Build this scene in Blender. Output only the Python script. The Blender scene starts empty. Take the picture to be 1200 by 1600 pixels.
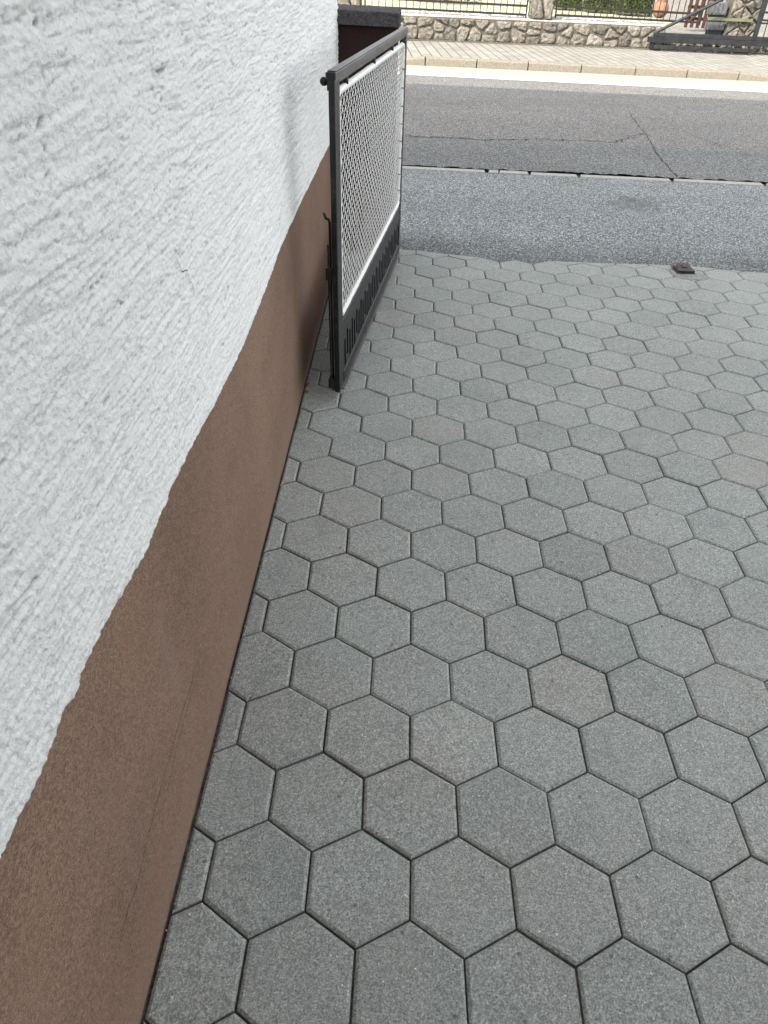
import bpy, math, random
import numpy as np
from mathutils import Vector, Matrix
R = math.radians
random.seed(7); rng = np.random.default_rng(11)
S = bpy.context.scene; C = S.collection

# ------------------------------------------------------------------ camera
cd = bpy.data.cameras.new('camera'); cam = bpy.data.objects.new('camera', cd); C.objects.link(cam)
right = Vector((0.99840145, 0.03561337, 0.04388896)); down = Vector((0.05649814, -0.60706317, -0.79264259)); fwd = Vector((-0.0015853, 0.79385515, -0.60810483))
m = Matrix.Identity(4)
for i in range(3):
    m[i][0] = right[i]; m[i][1] = -down[i]; m[i][2] = -fwd[i]
m[0][3], m[1][3], m[2][3] = -0.28992, -0.86797, 1.45283
cam.matrix_world = m
cd.sensor_fit = 'VERTICAL'; cd.sensor_height = 7.6; cd.sensor_width = 5.7
cd.lens = 1149.652 / 1600 * 7.6
cd.clip_start = 0.02; cd.clip_end = 400
cd.dof.use_dof = True; cd.dof.focus_distance = 2.6; cd.dof.aperture_fstop = 4.5
S.camera = cam

# ------------------------------------------------------------------ world, sun, exposure
SUN_A, SUN_E = 42, 38          # sun stands behind the house, to the back left
w = bpy.data.worlds.new('World'); S.world = w; w.use_nodes = True
nt = w.node_tree; bg = nt.nodes['Background']; bg.inputs[1].default_value = 0.15
sky = nt.nodes.new('ShaderNodeTexSky'); sky.sky_type = 'NISHITA'; sky.sun_disc = False
sky.sun_elevation = R(SUN_E); sky.sun_rotation = R(180 + SUN_A); sky.air_density = 1.0; sky.dust_density = 2.5; sky.ozone_density = 0.6
hs = nt.nodes.new('ShaderNodeHueSaturation'); hs.inputs['Saturation'].default_value = 0.14
nt.links.new(sky.outputs[0], hs.inputs['Color']); nt.links.new(hs.outputs[0], bg.inputs[0])
sd = bpy.data.lights.new('sun', 'SUN'); sd.energy = 2.0; sd.angle = R(0.5); sd.color = (1.0, 0.93, 0.82)
sun = bpy.data.objects.new('sun', sd); C.objects.link(sun)
sdir = Vector((-math.sin(R(SUN_A)) * math.cos(R(SUN_E)), -math.cos(R(SUN_A)) * math.cos(R(SUN_E)), math.sin(R(SUN_E))))
sun.rotation_euler = sdir.to_track_quat('Z', 'Y').to_euler(); sun.location = (-6, -8, 12)
S.view_settings.view_transform = 'Standard'; S.view_settings.look = 'None'; S.view_settings.gamma = 1
S.view_settings.exposure = 2.0
S.render.resolution_x = 768; S.render.resolution_y = 1024

# ------------------------------------------------------------------ helpers
UX, UY = -0.01860, -0.04809     # the drive slopes: plumb walls and posts lean this much against it
def sh(p): return (p[0] + UX * p[2], p[1] + UY * p[2], p[2])

class MB:
    def __init__(s): s.v = []; s.f = []; s.tone = []
    def add(s, vs, fs, tone=0.5):
        o = len(s.v); s.v += [tuple(v) for v in vs]; s.f += [tuple(i + o for i in f) for f in fs]; s.tone += [tone] * len(fs)
    def box(s, x0, x1, y0, y1, z0, z1, fr=None, tone=0.5):
        vs = [(x, y, z) for z in (z0, z1) for y in (y0, y1) for x in (x0, x1)]
        if fr: vs = [fr(*v) for v in vs]
        s.add(vs, [(0, 2, 3, 1), (4, 5, 7, 6), (0, 1, 5, 4), (2, 6, 7, 3), (0, 4, 6, 2), (1, 3, 7, 5)], tone)
    def tube(s, pts, r, n=8, closed=False, tone=0.5, cap=True):
        pts = [Vector(p) for p in pts]; N = len(pts); rings = []
        for i, p in enumerate(pts):
            if closed: t = pts[(i + 1) % N] - pts[i - 1]
            else: t = pts[min(i + 1, N - 1)] - pts[max(i - 1, 0)]
            t.normalize(); a = Vector((0, 0, 1)) if abs(t.z) < .9 else Vector((1, 0, 0))
            u = t.cross(a).normalized(); v = t.cross(u)
            rr = r[i] if isinstance(r, (list, tuple)) else r
            rings.append([p + (u * math.cos(2 * math.pi * k / n) + v * math.sin(2 * math.pi * k / n)) * rr for k in range(n)])
        vs = [q for ring in rings for q in ring]; fs = []
        for i in range(N if closed else N - 1):
            j = (i + 1) % N
            for k in range(n): fs.append((i * n + k, i * n + (k + 1) % n, j * n + (k + 1) % n, j * n + k))
        if not closed and cap: fs += [tuple(range(n))[::-1], tuple((N - 1) * n + k for k in range(n))]
        s.add(vs, fs, tone)
    def ball(s, c, r, n=14, m_=10, tone=0.5):
        vs = []; fs = []
        for i in range(m_ + 1):
            t = math.pi * i / m_
            for k in range(n): vs.append((c[0] + r * math.sin(t) * math.cos(2 * math.pi * k / n), c[1] + r * math.sin(t) * math.sin(2 * math.pi * k / n), c[2] + r * math.cos(t)))
        for i in range(m_):
            for k in range(n): fs.append((i * n + k, (i + 1) * n + k, (i + 1) * n + (k + 1) % n, i * n + (k + 1) % n))
        s.add(vs, fs, tone)
    def build(s, name, mat, parent=None, shear=True, smooth=False, bevel=0, tone=False):
        vs = [sh(v) for v in s.v] if shear else s.v
        if parent is not None:
            o_ = parent
            while o_ is not None: vs = [(v[0] - o_.location.x, v[1] - o_.location.y, v[2] - o_.location.z) for v in vs]; o_ = o_.parent
        me = bpy.data.meshes.new(name); me.from_pydata(vs, [], s.f); me.materials.append(mat)
        if smooth: me.polygons.foreach_set('use_smooth', [True] * len(s.f))
        if tone:
            a = me.attributes.new('tone', 'FLOAT', 'FACE'); a.data.foreach_set('value', s.tone)
        ob = bpy.data.objects.new(name, me); C.objects.link(ob)
        if parent is not None: ob.parent = parent
        if bevel:
            b = ob.modifiers.new('bevel', 'BEVEL'); b.width = bevel; b.segments = 2; b.limit_method = 'ANGLE'; b.angle_limit = R(40)
        return ob

def thing(name, label, cat, loc=(0, 0, 0), group=None):
    o = bpy.data.objects.new(name, None); C.objects.link(o); o.location = loc; o.empty_display_size = .2
    return tag(o, label, cat, group)
def tag(o, label, cat, group=None):
    o['label'] = label; o['category'] = cat
    if group: o['group'] = group
    return o
def struct(o, kind='structure'): o['kind'] = kind; return o
def dup(root, off, label):
    def cp(o, par):
        c = o.copy(); C.objects.link(c); c.parent = par
        for ch in list(o.children): cp(ch, c)
        return c
    r = cp(root, None); r.location = root.location + Vector(off); r['label'] = label
    return r

# --- numpy value noise
TAB = rng.random((256, 256))
def vn(x, y, seed=0):
    x = x + seed * 17.37; y = y + seed * 9.71
    xi = np.floor(x).astype(int); yi = np.floor(y).astype(int); fx = x - xi; fy = y - yi
    fx = fx * fx * (3 - 2 * fx); fy = fy * fy * (3 - 2 * fy)
    a = TAB[xi & 255, yi & 255]; b = TAB[(xi + 1) & 255, yi & 255]; c = TAB[xi & 255, (yi + 1) & 255]; d = TAB[(xi + 1) & 255, (yi + 1) & 255]
    return (a * (1 - fx) + b * fx) * (1 - fy) + (c * (1 - fx) + d * fx) * fy - .5

# ------------------------------------------------------------------ materials
class Mat:
    def __init__(s, name, rough=.85, spec=.3):
        s.m = bpy.data.materials.new(name); s.m.use_nodes = True; s.t = s.m.node_tree
        s.b = s.t.nodes['Principled BSDF']; s.b.inputs['Roughness'].default_value = rough; s.b.inputs['Specular IOR Level'].default_value = spec
        s.co = s.t.nodes.new('ShaderNodeTexCoord').outputs['Object']
    def n(s, k, **kw):
        x = s.t.nodes.new('ShaderNode' + k)
        for a, v in kw.items(): setattr(x, a, v)
        return x
    def l(s, a, b): s.t.links.new(a, b)
    def noise(s, scale, detail=4, rough=.6, vec=None, stretch=None):
        x = s.n('TexNoise'); x.inputs['Scale'].default_value = scale; x.inputs['Detail'].default_value = detail; x.inputs['Roughness'].default_value = rough
        v = vec or s.co
        if stretch:
            mp = s.n('Mapping'); mp.inputs['Scale'].default_value = stretch; s.l(v, mp.inputs[0]); v = mp.outputs[0]
        s.l(v, x.inputs['Vector']); return x.outputs['Fac']
    def vor(s, scale, feature='F1', out='Color'):
        x = s.n('TexVoronoi', feature=feature); x.inputs['Scale'].default_value = scale; s.l(s.co, x.inputs['Vector']); return x.outputs[out]
    def ramp(s, fac, stops, interp='LINEAR'):
        x = s.n('ValToRGB'); r = x.color_ramp; r.interpolation = interp
        while len(r.elements) < len(stops): r.elements.new(.5)
        for e, (p, c) in zip(r.elements, stops): e.position = p; e.color = (*c, 1) if isinstance(c, tuple) else (c, c, c, 1)
        s.l(fac, x.inputs[0]); return x.outputs[0]
    def mix(s, fac, a, b, mode='MIX'):
        x = s.n('Mix', data_type='RGBA', blend_type=mode)
        for sock, v in ((x.inputs[0], fac), (x.inputs[6], a), (x.inputs[7], b)):
            if isinstance(v, (int, float)): sock.default_value = v
            elif isinstance(v, tuple): sock.default_value = (*v, 1)
            else: s.l(v, sock)
        return x.outputs[2]
    def math(s, op, a, b=0, clamp=False):
        x = s.n('Math', operation=op, use_clamp=clamp)
        for sock, v in ((x.inputs[0], a), (x.inputs[1], b)):
            if isinstance(v, (int, float)): sock.default_value = v
            else: s.l(v, sock)
        return x.outputs[0]
    def col(s, c):
        if isinstance(c, tuple): s.b.inputs['Base Color'].default_value = (*c, 1)
        else: s.l(c, s.b.inputs['Base Color'])
    def bump(s, h, dist, strength=1.0):
        x = s.n('Bump'); x.inputs['Distance'].default_value = dist; x.inputs['Strength'].default_value = strength
        s.l(h, x.inputs['Height']); s.l(x.outputs[0], s.b.inputs['Normal'])
    def attr(s, name): 
        x = s.n('Attribute', attribute_name=name); return x.outputs['Fac']

def m_paver():
    M = Mat('concrete_paver', .8, .35)
    t = M.attr('tone')
    base = M.mix(t, (.220, .240, .226), (.305, .326, .304))
    big = M.noise(3.0, 3)
    base = M.mix(M.ramp(M.noise(1.3, 6, .65), [(.42, 0.0), (.68, .5)]), base, (.185, .192, .182)); base = M.mix(M.ramp(big, [(.35, 0.0), (.7, .45)]), base, (.305, .295, .275))
    st = M.noise(9, 5, .7)
    base = M.mix(M.ramp(st, [(.52, 0.0), (.72, .35)]), base, (.17, .175, .168))
    bl = M.noise(22, 3, .6)
    wn = M.n('TexWhiteNoise', noise_dimensions='1D'); M.l(M.math('MULTIPLY', t, 977.0), wn.inputs['W'])
    warm = M.math('MULTIPLY', M.ramp(wn.outputs['Value'], [(.88, 0.0), (.94, .36)]), M.ramp(M.noise(7, 4, .6), [(.35, .15), (.65, 1.0)]))
    base = M.mix(warm, base, (.285, .252, .232))
    base = M.mix(M.ramp(bl, [(.62, 0.0), (.75, .3)]), base, (.40, .345, .325))
    g = M.noise(300, 4, .9)
    gg = M.ramp(g, [(.30, .22), (.5, .95), (.70, 2.1)])
    vc = M.n('TexVoronoi'); vc.inputs['Scale'].default_value = 230; M.l(M.co, vc.inputs['Vector'])
    base = M.mix(1.0, base, M.ramp(vc.outputs['Color'], [(.1, .76), (.5, 1.0), (.9, 1.28)]), 'MULTIPLY')
    base = M.mix(1.0, base, gg, 'MULTIPLY')
    v = M.n('TexVoronoi'); v.inputs['Scale'].default_value = 210; M.l(M.co, v.inputs['Vector'])
    sp = M.ramp(v.outputs['Color'], [(.0, 1.0), (.075, 1.0), (.08, 0.0)], 'CONSTANT')
    sp2 = M.math('MULTIPLY', sp, M.ramp(v.outputs['Distance'], [(.25, 1.0), (.38, 0.0)]))
    base = M.mix(M.math('MULTIPLY', sp2, .8), base, (.85, .85, .8))
    v2 = M.n('TexVoronoi'); v2.inputs['Scale'].default_value = 17; M.l(M.co, v2.inputs['Vector'])
    pit = M.ramp(v2.outputs['Distance'], [(.055, 1.0), (.085, 0.0)])
    base = M.mix(M.math('MULTIPLY', pit, .6), base, (.05, .05, .048))
    M.col(base); M.bump(g, .0016, .7); return M.m
def m_asphalt(name, lo, mid, hi, scale, warm, patch):
    M = Mat(name, .82, .4)
    v = M.n('TexVoronoi'); v.inputs['Scale'].default_value = scale; M.l(M.co, v.inputs['Vector'])
    c = M.ramp(v.outputs['Color'], [(0.05, lo), (.45, mid), (.8, hi)])
    c = M.mix(M.ramp(v.outputs['Distance'], [(.35, 0.0), (.75, .75)]), c, (.025, .025, .025))
    big = M.noise(.9, 5, .6, stretch=(.35, 1, 1))
    c = M.mix(1.0, c, M.ramp(big, [(.3, patch[0]), (.7, patch[1])]), 'MULTIPLY')
    fine = M.noise(140, 3, .8)
    c = M.mix(1.0, c, M.ramp(fine, [(.3, .5), (.7, 1.6)]), 'MULTIPLY')
    c = M.mix(M.ramp(M.noise(2.3, 4), [(.45, 0.0), (.75, .35)]), c, warm)
    if name == 'road_asphalt':      # older, browner wearing course beyond the seam
        sx = M.n('SeparateXYZ'); M.l(M.co, sx.inputs[0])
        yy = M.math('ADD', M.math('SUBTRACT', sx.outputs[1], M.math('MULTIPLY', sx.outputs[0], .05)), M.math('MULTIPLY', M.noise(3, 4), .25))
        old = M.ramp(M.math('SUBTRACT', yy, 7.0), [(.10, 0.0), (.34, 1.0)])
        c = M.mix(1.0, c, M.mix(old, (.90, .925, .90), (1.10, 1.06, 1.00)), 'MULTIPLY')
    else:
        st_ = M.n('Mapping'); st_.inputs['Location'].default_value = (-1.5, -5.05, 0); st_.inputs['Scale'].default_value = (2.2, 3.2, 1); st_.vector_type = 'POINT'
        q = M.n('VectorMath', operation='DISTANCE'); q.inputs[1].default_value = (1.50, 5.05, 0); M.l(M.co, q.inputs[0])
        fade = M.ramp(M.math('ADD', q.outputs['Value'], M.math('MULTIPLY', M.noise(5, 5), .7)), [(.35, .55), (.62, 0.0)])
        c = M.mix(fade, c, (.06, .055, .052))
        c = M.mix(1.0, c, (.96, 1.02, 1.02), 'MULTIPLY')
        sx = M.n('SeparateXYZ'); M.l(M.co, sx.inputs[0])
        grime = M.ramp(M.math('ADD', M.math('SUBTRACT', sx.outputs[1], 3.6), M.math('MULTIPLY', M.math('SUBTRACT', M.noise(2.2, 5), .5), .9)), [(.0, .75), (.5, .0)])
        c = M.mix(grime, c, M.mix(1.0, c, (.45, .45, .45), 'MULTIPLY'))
    M.col(c); M.bump(M.math('ADD', M.math('MULTIPLY', v.outputs['Distance'], -1), M.math('MULTIPLY', fine, .8)), .005, .8)
    return M
def m_stucco():
    M = Mat('rough_white_render', .95, .1)
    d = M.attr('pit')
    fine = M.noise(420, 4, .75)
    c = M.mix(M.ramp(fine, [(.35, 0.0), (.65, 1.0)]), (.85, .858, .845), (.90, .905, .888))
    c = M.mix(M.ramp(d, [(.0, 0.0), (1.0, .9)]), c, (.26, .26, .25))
    c = M.mix(M.ramp(M.noise(1.7, 5), [(.42, 0.0), (.75, .4)]), c, (.79, .80, .795))
    sp = M.noise(150, 3, .7)
    c = M.mix(M.ramp(sp, [(.61, 0.0), (.70, .55)]), c, (.40, .40, .385))
    M.col(c); M.bump(M.math('ADD', fine, M.math('MULTIPLY', sp, -1)), .0030, 1.0); return M.m
def m_plinth():
    M = Mat('brown_granular_render', .9, .2)
    v = M.n('TexVoronoi'); v.inputs['Scale'].default_value = 430; M.l(M.co, v.inputs['Vector'])
    c = M.ramp(v.outputs['Color'], [(.05, (.115, .072, .050)), (.45, (.185, .117, .083)), (.85, (.285, .19, .142))])
    c = M.mix(1.0, c, M.ramp(M.noise(2.5, 5, .6), [(.3, .82), (.7, 1.15)]), 'MULTIPLY')
    c = M.mix(M.ramp(M.noise(5, 4, .6), [(.54, 0.0), (.74, .55)]), c, (.19, .10, .075))
    c = M.mix(M.ramp(M.noise(14, 3, .6, stretch=(1, 1, .12)), [(.58, 0.0), (.8, .4)]), c, (.20, .16, .135))
    sx = M.n('SeparateXYZ'); M.l(M.co, sx.inputs[0])
    dust = M.ramp(M.math('ADD', sx.outputs[2], M.math('MULTIPLY', M.noise(9, 5, .7), .22)), [(.08, .5), (.24, 0.0)])
    c = M.mix(dust, c, (.21, .15, .115))
    v2 = M.n('TexVoronoi'); v2.inputs['Scale'].default_value = 60; M.l(M.co, v2.inputs['Vector'])
    c = M.mix(M.math('MULTIPLY', M.ramp(v2.outputs['Distance'], [(.07, 1.0), (.11, 0.0)]), .5), c, (.42, .34, .28))
    M.col(c); M.bump(M.math('MULTIPLY', v.outputs['Distance'], -1), .0013, .8); return M.m
def m_simple(name, a, b, scale, rough=.8, spec=.3, bd=.002, metal=0, detail=5, tone=None):
    M = Mat(name, rough, spec); nz = M.noise(scale, detail, .65)
    c = M.mix(M.ramp(nz, [(.35, 0.0), (.65, 1.0)]), a, b)
    if tone: c = M.mix(1.0, c, M.ramp(M.attr('tone'), tone), 'MULTIPLY')
    M.col(c); M.b.inputs['Metallic'].default_value = metal
    if bd: M.bump(nz, bd, .8)
    return M.m
def m_paint():
    M = Mat('black_painted_steel', .42, .5)
    M.b.inputs['Specular IOR Level'].default_value = .4; nz = M.noise(60, 4, .7); n2 = M.noise(9, 4, .6)
    c = M.mix(M.ramp(nz, [(.5, 0.0), (.72, .8)]), (.006, .006, .007), (.035, .034, .033))
    c = M.mix(M.ramp(n2, [(.6, 0.0), (.8, .6)]), c, (.06, .057, .053))
    M.col(c); M.l(M.ramp(nz, [(.3, .28), (.7, .6)]), M.b.inputs['Roughness']); M.bump(nz, .0006, .6); return M.m
def m_toprail():
    M = Mat('weathered_grey_rail_paint', .5, .5)
    nz = M.noise(30, 5, .7, stretch=(1, .12, 1))
    c = M.mix(M.ramp(nz, [(.35, 0.0), (.68, 1.0)]), (.028, .026, .024), (.10, .093, .087))
    M.col(c); M.bump(nz, .0008, .6); return M.m
def m_wire():
    M = Mat('white_plastic_coating', .55, .4)
    nz = M.noise(7, 5, .65); fine = M.noise(160, 3, .7)
    c = M.mix(M.ramp(nz, [(.56, 0.0), (.74, .55)]), (.72, .72, .70), (.42, .37, .29))
    c = M.mix(M.ramp(fine, [(.6, 0.0), (.75, .5)]), c, (.45, .43, .39))
    M.col(c); return M.m
def m_sidewalk():
    M = Mat('sidewalk_block_paving', .9, .2)
    mp = M.n('Mapping'); mp.inputs['Rotation'].default_value = (0, 0, R(86)); mp.inputs['Scale'].default_value = (1, 1, 1); M.l(M.co, mp.inputs[0])
    b = M.n('TexBrick', offset=.5); M.l(mp.outputs[0], b.inputs['Vector'])
    b.inputs['Scale'].default_value = 1; b.inputs['Brick Width'].default_value = .32; b.inputs['Row Height'].default_value = .158; b.inputs['Mortar Size'].default_value = .011; b.inputs['Mortar Smooth'].default_value = .3
    b.inputs['Color1'].default_value = (.215, .205, .178, 1); b.inputs['Color2'].default_value = (.265, .252, .222, 1); b.inputs['Mortar'].default_value = (.085, .08, .07, 1)
    c = M.mix(1.0, b.outputs['Color'], M.ramp(M.noise(3, 5), [(.3, .85), (.7, 1.1)]), 'MULTIPLY')
    c = M.mix(1.0, c, M.ramp(M.noise(90, 4, .75), [(.3, .8), (.7, 1.2)]), 'MULTIPLY')
    M.col(c); M.bump(M.math('SUBTRACT', 1, b.outputs['Fac']), .006, .7); return M.m
def m_leaf(name, a, b):
    M = Mat(name, .55, .35); c = M.mix(M.attr('tone'), a, b); M.col(c)
    M.b.inputs['Subsurface Weight'].default_value = 0; return M.m

MP = m_paver(); MST = m_stucco(); MPL = m_plinth(); MPT = m_paint(); MTR = m_toprail(); MW = m_wire(); MSW = m_sidewalk()
A1 = m_asphalt('worn_light_asphalt', .035, .17, .50, 120, (.22, .225, .225), (.85, 1.15))
_dn = A1.noise(1.5, 4, .6)
A2 = m_asphalt('road_asphalt', .04, .115, .36, 105, (.15, .135, .12), (.85, 1.15))
MJ = m_simple('joint_sand', (.030, .029, .026), (.105, .10, .088), 70, .95, .1, .003)
MCON = m_simple('old_concrete', (.26, .26, .243), (.41, .405, .38), 45, .9, .2, .003)
MGUT = m_simple('pale_gutter_concrete', (.26, .245, .21), (.33, .315, .27), 25, .9, .2, .002)
MLINE = m_simple('white_road_paint', (.55, .54, .50), (.72, .71, .67), 20, .7, .3, .001)
MKERB = m_simple('sandy_kerb_concrete', (.145, .130, .103), (.25, .225, .182), 55, .9, .2, .004)
MPIL = m_simple('dark_brown_render', (.020, .012, .010), (.042, .026, .022), 240, .9, .15, .002)
MCAP = m_simple('rough_dark_cap_stone', (.035, .033, .037), (.10, .094, .10), 130, .9, .25, .006)
MSTONE = m_simple('rubble_stone', (.105, .098, .084), (.235, .218, .19), 22, .9, .2, .012, tone=[(0, .62), (.5, (1.0, .97, .92)), (1, (1.2, 1.18, 1.15))])
MMORT = m_simple('wall_mortar', (.075, .069, .058), (.13, .12, .10), 30, .95, .1, .01)
MCOP = m_simple('pale_coping_mortar', (.26, .25, .215), (.42, .405, .36), 14, .95, .1, .008)
MFEN = m_simple('brown_black_fence_paint', (.010, .009, .009), (.028, .023, .021), 40, .5, .4, .001)
MSLD = m_simple('scuffed_dark_gate_paint', (.005, .006, .007), (.022, .024, .026), 9, .5, .5, .002)
MGRAV = m_simple('white_gravel', (.06, .056, .046), (.30, .285, .25), 14, .95, .1, .02)
MSOIL = m_simple('yellowish_garden_gravel', (.20, .19, .09), (.46, .44, .34), 6, .95, .1, .02)
MGREY = m_simple('grey_cabinet_plastic', (.07, .072, .075), (.13, .132, .135), 18, .5, .4, .001)
MRUST = m_simple('rusty_iron', (.018, .014, .013), (.075, .055, .048), 60, .7, .4, .002)
MTER = m_simple('terracotta', (.20, .095, .06), (.28, .15, .095), 20, .8, .2, .002)
MWOOD = m_simple('red_brown_wood', (.035, .014, .012), (.075, .035, .03), 12, .8, .2, .003)
MGRN = m_simple('greenish_faded_plank', (.12, .125, .07), (.19, .19, .12), 10, .8, .2, .002)
MROOF = m_simple('roof_tiles', (.16, .08, .06), (.24, .12, .09), 8, .85, .2, .01)
MGR = m_simple('ground_earth', (.18, .16, .12), (.26, .23, .17), 1, .95, .1, .01)
MCRK = m_simple('crack_dark', (.012, .011, .010), (.02, .018, .016), 50, 1, 0, 0)  # plain dark colour of the crack ribbons
MRED = m_simple('dry_leaf', (.16, .05, .03), (.26, .12, .06), 50, .8, .2, 0)
MPEB = m_simple('pebble_grit', (.30, .28, .24), (.60, .58, .54), 40, .9, .2, 0)
MLB = m_leaf('boxwood_leaf', (.018, .034, .006), (.095, .115, .022)); MLD = m_leaf('dark_conifer_leaf', (.008, .012, .008), (.028, .04, .02))
MBARK = m_simple('bark', (.07, .05, .035), (.14, .11, .08), 20, .9, .1, .005)

# ------------------------------------------------------------------ ground, drive, road
def sheet(name, poly, z, mat, kind='structure'):
    b = MB(); b.add([(x, y, z) for x, y in poly], [tuple(range(len(poly)))]); return struct(b.build(name, mat, shear=False), kind)
gr = sheet('ground', [(-150, -150), (150, -150), (150, 250), (-150, 250)], -.09, MGR)

def clip(poly, n, c):           # keep points with n.p <= c
    out = []
    for i in range(len(poly)):
        a = poly[i]; b = poly[(i + 1) % len(poly)]
        da = n[0] * a[0] + n[1] * a[1] - c; db = n[0] * b[0] + n[1] * b[1] - c
        if da <= 0: out.append(a)
        if (da < 0 < db) or (db < 0 < da):
            t = da / (da - db); out.append((a[0] + (b[0] - a[0]) * t, a[1] + (b[1] - a[1]) * t))
    return out
def inset(poly, d):             # convex, counter-clockwise
    out = list(poly)
    for i in range(len(poly)):
        a = poly[i]; b = poly[(i + 1) % len(poly)]; L = math.hypot(b[0] - a[0], b[1] - a[1])
        if L < 1e-5: continue
        n = ((b[1] - a[1]) / L, -(b[0] - a[0]) / L); out = clip(out, n, n[0] * a[0] + n[1] * a[1] - d)
        if len(out) < 3: return []
    q = []
    for p in out:
        if not q or math.hypot(p[0] - q[-1][0], p[1] - q[-1][1]) > 1e-4: q.append(p)
    if len(q) > 2 and math.hypot(q[0][0] - q[-1][0], q[0][1] - q[-1][1]) < 1e-4: q.pop()
    return q if len(q) > 2 else []
def area(p): return .5 * sum(p[i][0] * p[(i + 1) % len(p)][1] - p[(i + 1) % len(p)][0] * p[i][1] for i in range(len(p)))

EDGE = [(-3, 3.72), (-.29, 3.675), (-.142, 3.665), (.002, 3.632), (.194, 3.608), (.386, 3.603), (.775, 3.617), (1.213, 3.655), (1.407, 3.660), (1.515, 3.657), (1.622, 3.644), (1.799, 3.622), (1.936, 3.62), (4, 3.63), (9, 3.66)]
def edge_y(x):
    for (a, b), (c, d) in zip(EDGE, EDGE[1:]):
        if x <= c: return b + (d - b) * (x - a) / (c - a)
    return EDGE[-1][1]
CX = [-0.00079, 1.1591, -0.00687, 0.02054, -0.00351, 0.0027]; CY = [-0.00241, -0.0195, 1.1653, 0.03155, 0.00159, -0.00131]
def lat(X, Y):                  # lattice of hexagon side 1 -> metres, with the slow drift of hand-laid rows
    x = max(-1.4, min(2.4, X / 10)); y = max(-.8, min(3.2, Y / 10)); ex, ey = X / 10 - x, Y / 10 - y
    q = (1, x, y, x * x, x * y, y * y)
    return (sum(a * b for a, b in zip(CX, q)) + 1.1591 * ex, sum(a * b for a, b in zip(CY, q)) + 1.1653 * ey)
s3 = math.sqrt(3) / 2
pav = MB(); VJ = {}
def vj(X, Y):
    k = (round(X * 4), round(Y * 4))
    if k not in VJ: VJ[k] = (random.gauss(0, .0011), random.gauss(0, .0011))
    p = lat(X, Y); return (p[0] + VJ[k][0], p[1] + VJ[k][1])
for r in range(-26, 23):
    for c in range(-9, 22):
        X0 = 2 * s3 * (c + .5 * (r % 2)); Y0 = 1.5 * r
        poly = [vj(X0 + dx, Y0 + dy) for dx, dy in ((0, -1), (s3, -.5), (s3, .5), (0, 1), (-s3, .5), (-s3, -.5))]
        cx, cy = lat(X0, Y0)
        if cx < -.85 or cy > 3.9: continue
        cut = min(p[0] for p in poly) < -.648
        poly = clip(poly, (-1, 0), .6485 + random.uniform(0, .003))
        if len(poly) < 3: continue
        if max(p[1] for p in poly) > 3.58:
            e0, e1 = edge_y(cx - .1), edge_y(cx + .1); n = (-(e1 - e0) / .2, 1.0); L = math.hypot(*n); n = (n[0] / L, n[1] / L)
            poly = clip(poly, n, n[0] * cx + n[1] * edge_y(cx) - .003)
        if len(poly) < 3 or area(poly) < .0006: continue
        g = .0016 + abs(random.gauss(0, .0005)); p1 = inset(poly, g); p2 = inset(poly, g + .0020) ; p3 = inset(poly, g + .0062)
        if not (p1 and p3 and p2) or len(p1) != len(p3) or len(p2) != len(p1):
            p1 = inset(poly, .0012); p2 = inset(poly, .0018); p3 = inset(poly, .0025)
            if not (p1 and p3 and p2) or len(p1) != len(p3) or len(p2) != len(p1): continue
        dz = random.gauss(0, .0009); tx, ty = random.gauss(0, .006), random.gauss(0, .006); N = len(p1)
        zz = lambda p, d: dz + tx * (p[0] - cx) + ty * (p[1] - cy) - d
        vs = [(p[0], p[1], -.05) for p in p1] + [(p[0], p[1], zz(p, .0042)) for p in p1] + [(p[0], p[1], zz(p, .0024)) for p in p2] + [(p[0], p[1], zz(p, 0)) for p in p3]
        fs = []
        for k in range(3): fs += [(k * N + i, k * N + (i + 1) % N, (k + 1) * N + (i + 1) % N, (k + 1) * N + i) for i in range(N)]
        fs.append(tuple(3 * N + i for i in range(N)))
        pav.add(vs, fs, min(1, max(0, random.gauss(.5, .14) - (.10 if cut else 0) - (.35 if random.random() < .05 else 0))))
struct(pav.build('driveway_paving', MP, shear=False, tone=True))
gx = np.arange(-.8, 4.2, .018); gy = np.arange(-1.4, 3.8, .018); GX, GY = np.meshgrid(gx, gy, indexing='ij')
GZ = -.0105 + .009 * np.clip(vn(GX / .13, GY / .13, 51) + .5 * vn(GX / .04, GY / .04, 52) - .02, -.5, .8) + .0015 * vn(GX / .02, GY / .02, 53)
GZ = np.minimum(GZ, -.0042); jb = MB(); jb.v = [tuple(v) for v in np.stack([GX, GY, GZ], -1).reshape(-1, 3)]; ngy = len(gy)
jb.f = [(i * ngy + j, (i + 1) * ngy + j, (i + 1) * ngy + j + 1, i * ngy + j + 1) for i in range(len(gx) - 1) for j in range(ngy - 1)]
struct(jb.build('joint_sand_bed', MJ, shear=False)); sheet('sub_base', [(-.9, -6), (12, -6), (12, 3.75), (-.9, 3.75)], -.03, MJ)

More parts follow.
